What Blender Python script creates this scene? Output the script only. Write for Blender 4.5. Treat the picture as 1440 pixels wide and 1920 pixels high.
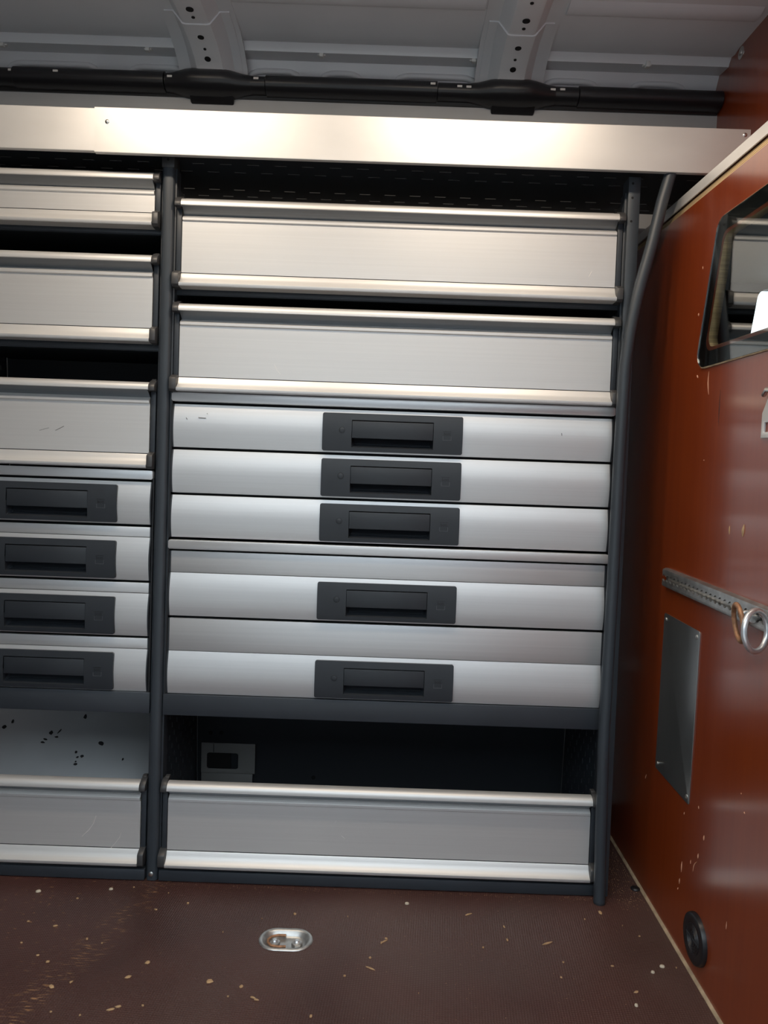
import bpy, bmesh, math, random
from mathutils import Matrix, Vector
random.seed(7)
for o in list(bpy.data.objects): bpy.data.objects.remove(o)
scene = bpy.context.scene
COL = scene.collection
R = math.radians

# ------------------------------------------------------------------ camera, sky, exposure
F, PITCH, ROLL, DIST, CAM_H = 1420.0, R(4.03), R(2.0), 1.68, 0.9826
fw = Vector((0, math.cos(PITCH), -math.sin(PITCH)))
r0 = Vector((1, 0, 0)); u0 = r0.cross(fw)
rt = math.cos(ROLL)*r0 + math.sin(ROLL)*u0
up = -math.sin(ROLL)*r0 + math.cos(ROLL)*u0
CAM = Vector((0, -DIST, CAM_H))
cd = bpy.data.cameras.new('camera'); cam = bpy.data.objects.new('camera', cd); COL.objects.link(cam)
m = Matrix((rt, up, -fw)).transposed().to_4x4(); m.translation = CAM; cam.matrix_world = m
cd.sensor_fit = 'VERTICAL'; cd.sensor_height = 24.0; cd.lens = 24.0*F/1920.0
cd.clip_start = 0.02; cd.clip_end = 200
scene.camera = cam

w = bpy.data.worlds.new('overcast_sky'); scene.world = w; w.use_nodes = True
wn = w.node_tree.nodes; wl = w.node_tree.links
bg = wn['Background']; bg.inputs['Color'].default_value = (0.82, 0.93, 1.0, 1); bg.inputs['Strength'].default_value = 2.2
scene.view_settings.view_transform = 'Standard'; scene.view_settings.look = 'None'
scene.view_settings.exposure = 0.60; scene.view_settings.gamma = 1.0
scene.view_settings.use_curve_mapping = False

# ------------------------------------------------------------------ pixel rays -> places on known planes
LEAN = R(1.9)
RK = Matrix.Rotation(-LEAN, 4, 'X')
def ray(px, py): return rt*((px-720)/F) + up*((960-py)/F) + fw
def on_x(px, py, x): d = ray(px, py); return CAM + d*((x-CAM.x)/d.x)
def on_y(px, py, y): d = ray(px, py); return CAM + d*((y-CAM.y)/d.y)
def on_z(px, py, z): d = ray(px, py); return CAM + d*((z-CAM.z)/d.z)
RKI = RK.inverted()
def rk(px, py, wv=0.0):      # rack-local (u, v) on the plane w = wv
    c = RKI @ CAM; d = RKI.to_3x3() @ ray(px, py); p = c + d*((wv-c.y)/d.y); return p.x, p.z
def rv(px, py, wv=0.0): return rk(px, py, wv)[1]

# ------------------------------------------------------------------ materials
MATS = {}
def mat(name, col, rough=0.5, metal=0.0, var=0.0, vscale=(8, 8, 8), bump=0.0, bscale=(200, 200, 200), coat=0.0, spec=0.5, rvar=0.0, coat_rough=0.1, aniso=0.0):
    if name in MATS: return MATS[name]
    mt = bpy.data.materials.new(name); mt.use_nodes = True; n = mt.node_tree.nodes; l = mt.node_tree.links
    b = n['Principled BSDF']
    b.inputs['Base Color'].default_value = (*col, 1); b.inputs['Roughness'].default_value = rough
    b.inputs['Metallic'].default_value = metal; b.inputs['Coat Weight'].default_value = coat
    b.inputs['Coat Roughness'].default_value = coat_rough
    b.inputs['Specular IOR Level'].default_value = spec; b.inputs['Anisotropic'].default_value = aniso
    if var or bump or rvar:
        tc = n.new('ShaderNodeTexCoord')
        def noise(sc, detail=4):
            mp = n.new('ShaderNodeMapping'); mp.inputs['Scale'].default_value = sc
            l.new(tc.outputs['Object'], mp.inputs['Vector'])
            t = n.new('ShaderNodeTexNoise'); t.inputs['Scale'].default_value = 1; t.inputs['Detail'].default_value = detail
            l.new(mp.outputs['Vector'], t.inputs['Vector']); return t
        if var:
            t = noise(vscale); rp = n.new('ShaderNodeMapRange'); rp.inputs['From Min'].default_value = 0.3; rp.inputs['From Max'].default_value = 0.7
            rp.inputs['To Min'].default_value = 1-var; rp.inputs['To Max'].default_value = 1+var
            l.new(t.outputs['Fac'], rp.inputs['Value'])
            mx = n.new('ShaderNodeVectorMath'); mx.operation = 'SCALE'; mx.inputs[0].default_value = col
            l.new(rp.outputs['Result'], mx.inputs['Scale']); l.new(mx.outputs['Vector'], b.inputs['Base Color'])
        if rvar:
            t = noise(vscale); rp = n.new('ShaderNodeMapRange'); rp.inputs['To Min'].default_value = rough-rvar; rp.inputs['To Max'].default_value = rough+rvar
            l.new(t.outputs['Fac'], rp.inputs['Value']); l.new(rp.outputs['Result'], b.inputs['Roughness'])
        if bump:
            t = noise(bscale, 2); bp = n.new('ShaderNodeBump'); bp.inputs['Strength'].default_value = bump; bp.inputs['Distance'].default_value = 0.001
            l.new(t.outputs['Fac'], bp.inputs['Height']); l.new(bp.outputs['Normal'], b.inputs['Normal'])
    MATS[name] = mt; return mt

ALU = mat('anodised_aluminium', (0.74, 0.735, 0.725), 0.46, 0.55, var=0.02, vscale=(1.5, 220, 260), bump=0.05, bscale=(3, 900, 900), rvar=0.04)
ALUD = mat('drawer_aluminium', (0.70, 0.705, 0.71), 0.42, 0.65, var=0.03, vscale=(1.5, 220, 260), bump=0.05, bscale=(3, 900, 900), rvar=0.04)
FASC = mat('satin_aluminium_sheet', (0.78, 0.765, 0.745), 0.46, 0.55, var=0.03, vscale=(6, 6, 14), rvar=0.05)
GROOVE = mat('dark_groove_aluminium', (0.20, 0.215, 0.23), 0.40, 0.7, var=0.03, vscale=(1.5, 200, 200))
SHADED = mat('shaded_body_paint', (0.20, 0.20, 0.20), 0.5, 0.0, var=0.08, vscale=(9, 9, 9))  # body paint darkened: shade of the low compartment is in the colour
POST = mat('graphite_powder_coat', (0.040, 0.049, 0.060), 0.42, 0.0, var=0.08, vscale=(12, 12, 5), bump=0.12, bscale=(1500, 1500, 1500))
LIP = mat('graphite_sheet', (0.036, 0.043, 0.053), 0.45, 0.0, var=0.08, vscale=(9, 9, 9), bump=0.12, bscale=(1500, 1500, 1500))
PLAS = mat('graphite_plastic', (0.026, 0.031, 0.038), 0.42, 0.0, var=0.05, vscale=(20, 20, 20), bump=0.15, bscale=(2500, 2500, 2500))
CAPM = mat('dark_cap_plastic', (0.050, 0.050, 0.052), 0.40, 0.0, var=0.05, vscale=(30, 30, 30))
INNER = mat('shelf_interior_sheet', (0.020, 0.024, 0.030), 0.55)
BLACK = mat('black_plastic', (0.012, 0.012, 0.014), 0.36, 0.0, var=0.1, vscale=(20, 20, 20))
DUCT = mat('duct_plastic', (0.016, 0.016, 0.019), 0.34, 0.0, var=0.12, vscale=(5, 30, 30))
HOLE = mat('dark_hole', (0.004, 0.004, 0.005), 0.8)
ROOF = mat('painted_roof_sheet', (0.74, 0.74, 0.76), 0.36, 0.0, var=0.05, vscale=(3, 3, 3), coat=0.15)
VANW = mat('painted_wall_sheet', (0.50, 0.52, 0.54), 0.40, 0.0, var=0.08, vscale=(4, 4, 4))
GALV = mat('galvanised_steel', (0.50, 0.50, 0.49), 0.38, 0.9, var=0.18, vscale=(60, 60, 60), rvar=0.08)
STEEL = mat('brushed_steel_plate', (0.36, 0.37, 0.37), 0.36, 0.92, var=0.12, vscale=(40, 12, 3), rvar=0.08)
SCREW = mat('zinc_screw', (0.70, 0.69, 0.66), 0.28, 1.0)
CHROME = mat('zinc_plated_ring', (0.72, 0.74, 0.76), 0.34, 0.8, var=0.1, vscale=(60, 60, 60))
RUST = mat('rusty_steel', (0.38, 0.20, 0.11), 0.55, 0.5, var=0.35, vscale=(120, 120, 120))
PLY = mat('plywood_edge', (0.62, 0.44, 0.24), 0.7, 0.0, var=0.35, vscale=(4, 4, 500))
TRIM = mat('pale_trim', (0.70, 0.69, 0.68), 0.4, 0.3, var=0.06, vscale=(8, 8, 8))
SEAL = mat('tan_sealant', (0.42, 0.31, 0.20), 0.7, 0.0, var=0.25, vscale=(40, 40, 40))
CHIP = mat('pale_wood', (0.46, 0.29, 0.15), 0.75, 0.0, var=0.25, vscale=(150, 150, 150))
CHIPW = mat('pale_pebble', (0.56, 0.48, 0.37), 0.7, 0.0, var=0.15, vscale=(150, 150, 150))
NICK = mat('bare_nick', (0.62, 0.32, 0.20), 0.7)
SCR = mat('bright_scratch', (0.85, 0.82, 0.80), 0.5, 0.3)
SCUFF = mat('black_scuff', (0.01, 0.01, 0.012), 0.7)
CLIP = mat('white_clip', (0.75, 0.73, 0.70), 0.5)
FRIT = mat('black_glass_border', (0.004, 0.004, 0.005), 0.25)
CABM = mat('cab_trim', (0.012, 0.013, 0.015), 0.7)
ASPH = mat('concrete_yard', (0.45, 0.44, 0.42), 0.85, 0.0, var=0.2, vscale=(30, 30, 30))
UPWALL = None

def glass():
    mt = bpy.data.materials.new('window_glass'); mt.use_nodes = True; b = mt.node_tree.nodes['Principled BSDF']
    b.inputs['Base Color'].default_value = (0.86, 0.93, 0.92, 1); b.inputs['Roughness'].default_value = 0.0
    b.inputs['Transmission Weight'].default_value = 1.0; b.inputs['IOR'].default_value = 1.5; return mt
GLASS = glass()

def red_panel():
    mt = bpy.data.materials.new('red_phenolic_plywood'); mt.use_nodes = True; n = mt.node_tree.nodes; l = mt.node_tree.links
    b = n['Principled BSDF']; tc = n.new('ShaderNodeTexCoord')
    mp = n.new('ShaderNodeMapping'); mp.inputs['Scale'].default_value = (30, 70, 1.6); l.new(tc.outputs['Object'], mp.inputs['Vector'])
    t = n.new('ShaderNodeTexNoise'); t.inputs['Scale'].default_value = 1; t.inputs['Detail'].default_value = 5; l.new(mp.outputs['Vector'], t.inputs['Vector'])
    t2 = n.new('ShaderNodeTexNoise'); t2.inputs['Scale'].default_value = 4; t2.inputs['Detail'].default_value = 3; l.new(tc.outputs['Object'], t2.inputs['Vector'])
    ad = n.new('ShaderNodeMath'); ad.operation = 'ADD'; l.new(t.outputs['Fac'], ad.inputs[0]); l.new(t2.outputs['Fac'], ad.inputs[1])
    cr = n.new('ShaderNodeValToRGB'); cr.color_ramp.elements[0].position = 0.35; cr.color_ramp.elements[1].position = 0.65
    cr.color_ramp.elements[0].color = (0.205, 0.031, 0.006, 1); cr.color_ramp.elements[1].color = (0.255, 0.044, 0.008, 1)
    hv = n.new('ShaderNodeMath'); hv.operation = 'MULTIPLY'; hv.inputs[1].default_value = 0.5; l.new(ad.outputs[0], hv.inputs[0])
    l.new(hv.outputs[0], cr.inputs['Fac']); l.new(cr.outputs['Color'], b.inputs['Base Color'])
    b.inputs['Roughness'].default_value = 0.30; b.inputs['Specular IOR Level'].default_value = 0.5; b.inputs['Coat Weight'].default_value = 0.7; b.inputs['Coat Roughness'].default_value = 0.16; b.inputs['Coat IOR'].default_value = 1.6
    bp = n.new('ShaderNodeBump'); bp.inputs['Strength'].default_value = 0.03; bp.inputs['Distance'].default_value = 0.001
    l.new(t.outputs['Fac'], bp.inputs['Height']); l.new(bp.outputs['Normal'], b.inputs['Normal'])
    return mt
RED = red_panel()

def floor_mat():
    mt = bpy.data.materials.new('brown_antislip_floor'); mt.use_nodes = True; n = mt.node_tree.nodes; l = mt.node_tree.links
    b = n['Principled BSDF']; tc = n.new('ShaderNodeTexCoord')
    def N(sc, det=4, rot=0):
        mp = n.new('ShaderNodeMapping'); mp.inputs['Scale'].default_value = sc; mp.inputs['Rotation'].default_value = (0, 0, rot)
        l.new(tc.outputs['Object'], mp.inputs['Vector'])
        t = n.new('ShaderNodeTexNoise'); t.inputs['Scale'].default_value = 1; t.inputs['Detail'].default_value = det
        l.new(mp.outputs['Vector'], t.inputs['Vector']); return t.outputs['Fac']
    def ramp(src, a, c):
        r = n.new('ShaderNodeMapRange'); r.inputs['From Min'].default_value = a; r.inputs['From Max'].default_value = c; l.new(src, r.inputs['Value']); return r.outputs['Result']
    def mth(op, a, c):
        q = n.new('ShaderNodeMath'); q.operation = op
        for i, v in enumerate((a, c)):
            if isinstance(v, (int, float)): q.inputs[i].default_value = v
            else: l.new(v, q.inputs[i])
        return q.outputs[0]
    def mixc(fac, A, B):
        q = n.new('ShaderNodeMix'); q.data_type = 'RGBA'
        l.new(fac, q.inputs['Factor'])
        for s, v in ((q.inputs['A'], A), (q.inputs['B'], B)):
            if isinstance(v, tuple): s.default_value = (*v, 1)
            else: l.new(v, s)
        return q.outputs['Result']
    base = mixc(ramp(N((3, 3, 3), 5), 0.35, 0.65), (0.052, 0.021, 0.017), (0.080, 0.033, 0.027))
    # dusty greyish film
    base = mixc(mth('MULTIPLY', ramp(N((2.2, 2.2, 2), 3), 0.45, 0.75), 0.35), base, (0.13, 0.095, 0.08))
    # fine pale specks
    sp = mth('MULTIPLY', ramp(N((230, 230, 1), 2), 0.76, 0.80), ramp(N((9, 9, 1), 3), 0.42, 0.6))
    base = mixc(sp, base, (0.42, 0.28, 0.16))
    # worn trail: scratched streaks around a line on the left
    sx = n.new('ShaderNodeSeparateXYZ'); l.new(tc.outputs['Object'], sx.inputs[0])
    line = mth('ADD', sx.outputs['X'], mth('MULTIPLY', sx.outputs['Y'], -0.30))   # x - 0.3 y
    band = mth('SUBTRACT', 1.0, ramp(mth('ABSOLUTE', mth('ADD', line, 0.475), 0), 0.0, 0.05))
    st = mth('MULTIPLY', mth('MULTIPLY', ramp(N((45, 260, 1), 3, 0.25), 0.56, 0.66), band), ramp(N((14, 14, 1), 2), 0.46, 0.56))
    base = mixc(st, base, (0.36, 0.19, 0.09))
    band2 = mth('SUBTRACT', 1.0, ramp(mth('ABSOLUTE', mth('ADD', line, 0.68), 0), 0.02, 0.22))
    st2 = mth('MULTIPLY', mth('MULTIPLY', ramp(N((60, 150, 1), 3, 0.4), 0.64, 0.70), band2), 0.8)
    base = mixc(st2, base, (0.34, 0.18, 0.09))
    l.new(base, b.inputs['Base Color'])
    rr = n.new('ShaderNodeMapRange'); rr.inputs['To Min'].default_value = 0.30; rr.inputs['To Max'].default_value = 0.52; l.new(N((6, 6, 6), 4), rr.inputs['Value']); l.new(rr.outputs['Result'], b.inputs['Roughness'])
    # anti-slip weave
    def wave(rot):
        mp = n.new('ShaderNodeMapping'); mp.inputs['Rotation'].default_value = (0, 0, rot); l.new(tc.outputs['Object'], mp.inputs['Vector'])
        wv = n.new('ShaderNodeTexWave'); wv.inputs['Scale'].default_value = 62; l.new(mp.outputs['Vector'], wv.inputs['Vector']); return wv.outputs['Fac']
    hgt = mth('MULTIPLY', wave(0.08), wave(0.08+math.pi/2))
    bp = n.new('ShaderNodeBump'); bp.inputs['Strength'].default_value = 0.55; bp.inputs['Distance'].default_value = 0.0012
    l.new(hgt, bp.inputs['Height']); l.new(bp.outputs['Normal'], b.inputs['Normal'])
    return mt
FLOOR = floor_mat()

# ------------------------------------------------------------------ mesh helpers
class MB:
    def __init__(s): s.v = []; s.f = []
    def add(s, vs, fs):
        b = len(s.v); s.v += [tuple(p) for p in vs]; s.f += [tuple(i+b for i in f) for f in fs]; return s
    def box(s, x0, x1, y0, y1, z0, z1):
        return s.add([(x0,y0,z0),(x1,y0,z0),(x1,y1,z0),(x0,y1,z0),(x0,y0,z1),(x1,y0,z1),(x1,y1,z1),(x0,y1,z1)],
                     [(0,3,2,1),(4,5,6,7),(0,1,5,4),(1,2,6,5),(2,3,7,6),(3,0,4,7)])
    def loft(s, rings, closed=True, cap=True):
        n = len(rings[0]); vs = [p for r in rings for p in r]; fs = []
        for i in range(len(rings)-1):
            for j in range(n if closed else n-1):
                k = (j+1) % n; fs.append((i*n+j, i*n+k, (i+1)*n+k, (i+1)*n+j))
        if cap and closed: fs.append(tuple(range(n))[::-1]); fs.append(tuple((len(rings)-1)*n+j for j in range(n)))
        return s.add(vs, fs)
    def prism_x(s, prof, x0, x1, closed=True): return s.loft([[(x, p[0], p[1]) for p in prof] for x in (x0, x1)], closed, closed)
    def prism_y(s, prof, y0, y1): return s.loft([[(p[0], y, p[1]) for p in prof] for y in (y0, y1)])
    def prism_z(s, prof, z0, z1): return s.loft([[(p[0], p[1], z) for p in prof] for z in (z0, z1)])
    def tube(s, path, r, n=12, cap=True, flat=1.0):
        path = [Vector(p) for p in path]; rings = []; prev = None
        for i, p in enumerate(path):
            t = (path[min(i+1, len(path)-1)] - path[max(i-1, 0)]).normalized()
            if prev is None: a = Vector((0, 1, 0)) if abs(t.y) < 0.9 else Vector((1, 0, 0))
            else: a = prev
            a = (a - t*a.dot(t)).normalized(); prev = a; c = t.cross(a)
            rr = r[i] if isinstance(r, (list, tuple)) else r
            rings.append([p + a*(math.cos(2*math.pi*k/n)*rr*flat) + c*(math.sin(2*math.pi*k/n)*rr) for k in range(n)])
        return s.loft(rings, True, cap)
    def torus(s, c, nrm, R_, r_, n=36, k=12):
        c = Vector(c); z = Vector(nrm).normalized(); a = z.orthogonal().normalized(); b = z.cross(a); vs = []; fs = []
        for i in range(n):
            d = a*math.cos(2*math.pi*i/n) + b*math.sin(2*math.pi*i/n)
            for j in range(k): vs.append(c + d*(R_ + r_*math.cos(2*math.pi*j/k)) + z*(r_*math.sin(2*math.pi*j/k)))
        for i in range(n):
            for j in range(k): fs.append((i*k+j, ((i+1) % n)*k+j, ((i+1) % n)*k+(j+1) % k, i*k+(j+1) % k))
        return s.add(vs, fs)
    def lathe(s, c, axis, prof, n=24):     # prof: (radius, height along axis)
        c = Vector(c); z = Vector(axis).normalized(); a = z.orthogonal().normalized(); b = z.cross(a)
        return s.loft([[c + (a*math.cos(2*math.pi*k/n)+b*math.sin(2*math.pi*k/n))*r + z*h for k in range(n)] for r, h in prof])
    def plate_hole(s, rect, hole, fmap, t0, t1):
        a0, a1, b0, b1 = rect; n = len(hole); ca = sum(p[0] for p in hole)/n; cb = sum(p[1] for p in hole)/n; out = []
        for (a, b) in hole:
            da, db = a-ca, b-cb; k = 1e9
            if da > 1e-9: k = min(k, (a1-ca)/da)
            if da < -1e-9: k = min(k, (a0-ca)/da)
            if db > 1e-9: k = min(k, (b1-cb)/db)
            if db < -1e-9: k = min(k, (b0-cb)/db)
            out.append([ca+da*k, cb+db*k])
        for (x, y) in ((a0,b0),(a1,b0),(a1,b1),(a0,b1)):
            g = math.atan2(y-cb, x-ca)
            i = min(range(n), key=lambda q: abs((math.atan2(hole[q][1]-cb, hole[q][0]-ca)-g+math.pi) % (2*math.pi)-math.pi)); out[i] = [x, y]
        rings = [[fmap(*p, t0) for p in out], [fmap(*p, t0) for p in hole], [fmap(*p, t1) for p in hole], [fmap(*p, t1) for p in out], [fmap(*p, t0) for p in out]]
        return s.loft(rings, True, False)
    def build(s, name, material, parent=None, origin=(0, 0, 0), bevel=0.0, seg=2, smooth=35, solid=0.0, frame=None):
        o = Vector(origin); me = bpy.data.meshes.new(name)
        me.from_pydata([tuple(Vector(p)-o) for p in s.v], [], s.f); me.validate()
        bm = bmesh.new(); bm.from_mesh(me)
        bmesh.ops.remove_doubles(bm, verts=bm.verts, dist=1e-6)
        bmesh.ops.recalc_face_normals(bm, faces=bm.faces)
        if bevel:
            es = [e for e in bm.edges if len(e.link_faces) == 2 and e.calc_face_angle(0) > R(38)]
            bmesh.ops.bevel(bm, geom=es, offset=bevel, segments=seg, affect='EDGES', profile=0.5, clamp_overlap=True)
        bm.to_mesh(me); bm.free()
        if smooth:
            me.polygons.foreach_set('use_smooth', [True]*len(me.polygons)); me.set_sharp_from_angle(angle=R(smooth))
        me.materials.append(material)
        ob = bpy.data.objects.new(name, me); COL.objects.link(ob)
        if parent is not None: ob.parent = parent
        else:
            ob.matrix_world = (frame or Matrix.Identity(4)) @ Matrix.Translation(o)
        if solid:
            md = ob.modifiers.new('sheet', 'SOLIDIFY'); md.thickness = solid; md.offset = 0
        return ob

def tag(o, label=None, cat=None, group=None, kind=None):
    if label: o['label'] = label
    if cat: o['category'] = cat
    if group: o['group'] = group
    if kind: o['kind'] = kind
    return o
def thing(name, origin, label, cat, group=None, frame=None):
    e = bpy.data.objects.new(name, None); COL.objects.link(e); e.empty_display_size = 0.05
    e.matrix_world = (frame or Matrix.Identity(4)) @ Matrix.Translation(Vector(origin)); return tag(e, label, cat, group)
def struct(name, mb, material, **k): return tag(mb.build(name, material, **k), kind='structure')
def rounded(corners, r, n=6):
    pts = []; N = len(corners)
    for i in range(N):
        p = Vector(corners[i]); a = (Vector(corners[i-1])-p).normalized(); b = (Vector(corners[(i+1) % N])-p).normalized()
        ang = a.angle(b); d = r/math.tan(ang/2); c = p + (a+b).normalized()*(r/math.sin(ang/2))
        s0 = p+a*d-c; s1 = p+b*d-c
        for k in range(n+1):
            t = k/n; om = s0.angle(s1); q = (s0*math.sin((1-t)*om)+s1*math.sin(t*om))/math.sin(om); pts.append(tuple(c+q))
    return pts
def inset(corners, d):
    N = len(corners); area = sum(corners[i][0]*corners[(i+1) % N][1]-corners[(i+1) % N][0]*corners[i][1] for i in range(N)); sg = 1 if area > 0 else -1
    L = []
    for i in range(N):
        p = Vector(corners[i]); q = Vector(corners[(i+1) % N]); t = (q-p).normalized(); nn = Vector((-t.y, t.x))*sg; L.append((p+nn*d, t))
    out = []
    for i in range(N):
        p, t = L[i-1]; q, s = L[i]; k = ((q.x-p.x)*s.y-(q.y-p.y)*s.x)/(t.x*s.y-t.y*s.x); out.append(tuple(p+t*k))
    return out
def subdiv(poly, n):
    out = []
    for i in range(len(poly)):
        a, b = poly[i], poly[(i+1) % len(poly)]
        for k in range(n): out.append((a[0]+(b[0]-a[0])*k/n, a[1]+(b[1]-a[1])*k/n))
    return out

XP = 0.632          # face of the lower partition panel
XU = 0.80           # face of the upper bulkhead
ROOFZ = 1.978

# ================================================================== SETTING
# ---- floor with a cut-out for the lashing dish
oc = on_z(536, 1762, 0); OX, OY, OL, OW = oc.x, oc.y, 0.046, 0.034    # stadium: half straight + end radius
def stadium(cx, cy, hl, r, n=10):
    return [(cx+hl-r+r*math.cos(a), cy+r*math.sin(a)) for a in [math.pi*(-.5+k/n) for k in range(n+1)]] + \
           [(cx-hl+r+r*math.cos(a), cy+r*math.sin(a)) for a in [math.pi*(.5+k/n) for k in range(n+1)]]
fl = MB().plate_hole((-2.4, XP+0.02, -1.45, 0.50), stadium(OX, OY, 0.050, 0.033), lambda a, b, t: (a, b, t), 0.0, -0.018)
struct('floor', fl, FLOOR, smooth=0)
# ---- outside ground
struct('ground', MB().box(-14, 14, -16, 6, -0.66, -0.60), ASPH)

struct('wall_light_block', MB().box(-14, 14, -6.3, -6.0, -0.60, 3.4), mat('light_block_grey', (0.19, 0.20, 0.215), 0.8, var=0.15, vscale=(2, 2, 2)))  # unseen wall, added to block low sky light from the front
# ---- back wall (painted van side)
prof = [(0.47, -0.02), (0.465, 0.30), (0.46, 0.9), (0.43, 1.30), (0.375, 1.66), (0.310, 1.715), (0.285, 1.745), (0.285, 1.870), (0.338, 1.873), (0.338, 1.93), (0.36, 1.93), (0.37, 1.80), (0.41, 1.66), (0.465, 1.30), (0.495, 0.9), (0.50, 0.30), (0.505, -0.02)]
wb = struct('wall_back', MB().prism_x(prof, -2.4, XU+0.02), VANW)
wa = []
for x, k in ((-1.6, 1.0), (-0.80, 1.0), (-0.70, 0.97), (-0.62, 0.86), (-0.56, 0.62), (-0.53, 0.30)):
    wa.append([(x, 0.47, 0.0)] + [(x, 0.47-k*dy, z*(0.55+0.45*k)) for dy, z in ((0.20, 0.0), (0.19, 0.05), (0.165, 0.10), (0.12, 0.15), (0.07, 0.20), (0.03, 0.26), (0.0, 0.34))])
WA = struct('wall_wheel_arch', MB().loft(wa), VANW, smooth=80)
def mark(px, py, rx, ry, ang):
    bpy.context.view_layer.update()
    d = ray(px, py).normalized(); hit, loc, nrm, _ = WA.ray_cast(CAM, d)
    if not hit: return
    if nrm.dot(d) > 0: nrm = -nrm
    a1 = Vector((1, 0, 0)); a1 = (a1-nrm*a1.dot(nrm)).normalized(); a2 = nrm.cross(a1); n = 9; pts = []
    for k in range(n):
        a = 2*math.pi*k/n; r = random.uniform(.65, 1.1); dx, dz = rx*r*math.cos(a), ry*r*math.sin(a)*1.5
        pts.append(loc + a1*(dx*math.cos(ang)-dz*math.sin(ang)) + a2*(dx*math.sin(ang)+dz*math.cos(ang)))
    MB().loft([[q - nrm*0.003 for q in pts], [q + nrm*0.0008 for q in pts]]).build('scuff_mark', SCUFF, WA, smooth=0)
for a in [(96,1374,.007,.005,.2),(85,1386,.007,.002,-.1),(106,1382,.006,.002,0),(80,1392,.007,.0022,-.1),(112,1371,.002,.006,-.5),(160,1344,.005,.005,0),(143,1410,.004,.003,0),(154,1418,.005,.003,.3),(145,1420,.004,.002,.2),(142,1428,.003,.0018,.2),(141,1433,.006,.0022,.2),(190,1394,.010,.005,-.4),(24,1353,.004,.004,0),(230,1424,.003,.003,0),(8,1363,.009,.005,0)]:
    mark(*a)
# left end of the cargo space and door-side wall
struct('wall_left', MB().box(-2.43, -2.40, -1.35, 0.50, -0.02, 2.0), VANW)
struct('wall_near', MB().box(-2.40, -0.95, -1.40, -1.36, -0.02, 2.0), VANW)

# ---- ceiling: pressed roof profile extruded along the van
z1 = on_y(720, 92, 0.235).z; z2 = on_y(720, 103, 0.235).z
z3 = on_y(720, 121, 0.290).z; z4 = on_y(720, 156, 0.315).z
rp = [(-1.40, ROOFZ), (0.18, ROOFZ), (0.205, ROOFZ-0.004), (0.222, z1+0.002), (0.232, (z1+z2)/2), (0.236, z2), (0.262, z2+0.002), (0.288, z3), (0.300, z3-0.02), (0.330, z4-0.05)]
top = [(y, z+0.03) for y, z in rp][::-1]
top[0] = (0.345, z4-0.05)
ceil = struct('ceiling', MB().prism_x(rp+top, -2.4, XU+0.03), ROOF, smooth=25)
# long pressed beads in the roof skin
xl = on_z(350, 5, 1.945).x; xr = on_z(998, 5, 1.945).x
for (a, b, yy) in ((xl+0.09, xr-0.09, 0.055), (xr+0.09, XU-0.02, 0.062), (-2.3, xl-0.09, 0.055), (xl+0.09, xr-0.09, -0.30), (xr+0.09, XU-0.02, -0.30)):
    MB().prism_x([(yy-0.045, ROOFZ+0.001), (yy-0.03, ROOFZ-0.006), (yy-0.006, ROOFZ-0.009), (yy+0.004, ROOFZ-0.006), (yy+0.008, ROOFZ+0.001)], a, b).build('pressed_bead', ROOF, ceil)
# raised pressings above the duct
bpy.context.view_layer.update()
def hit_on(ob, px, py):
    d = ray(px, py).normalized(); ok, loc, nrm, _ = ob.ray_cast(CAM, d); return loc
for (pa, pb) in ((20, 182), (246, 345), (470, 560), (605, 675), (745, 890), (1022, 1116), (1184, 1280)):
    yt = lambda x: 116 + 0.034*x
    pp = [(pa-7, 26), (pa-3, 14), (pa+4, 6), (pa+14, 2), (pa+24, 1)] + [(pa+24+(pb-pa-48)*k/4, 1) for k in (1, 2, 3)] + [(pb-24, 1), (pb-14, 2), (pb-4, 6), (pb+3, 14), (pb+7, 26)]
    MB().tube([hit_on(ceil, x, yt(x)+dy) for x, dy in pp], 0.0075, 10).build('pressed_recess', ROOF, ceil, smooth=60)
for px, py in ((6, 83), (278, 92), (603, 103), (888, 113), (1213, 122)):
    p = hit_on(ceil, px, py)
    c = MB().box(p.x-0.005, p.x+0.005, p.y-0.010, p.y+0.002, p.z-0.008, p.z+0.005).box(p.x-0.010, p.x+0.010, p.y-0.004, p.y+0.004, p.z-0.003, p.z+0.008)
    c.build('clip', CLIP, ceil, bevel=0.001)

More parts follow.
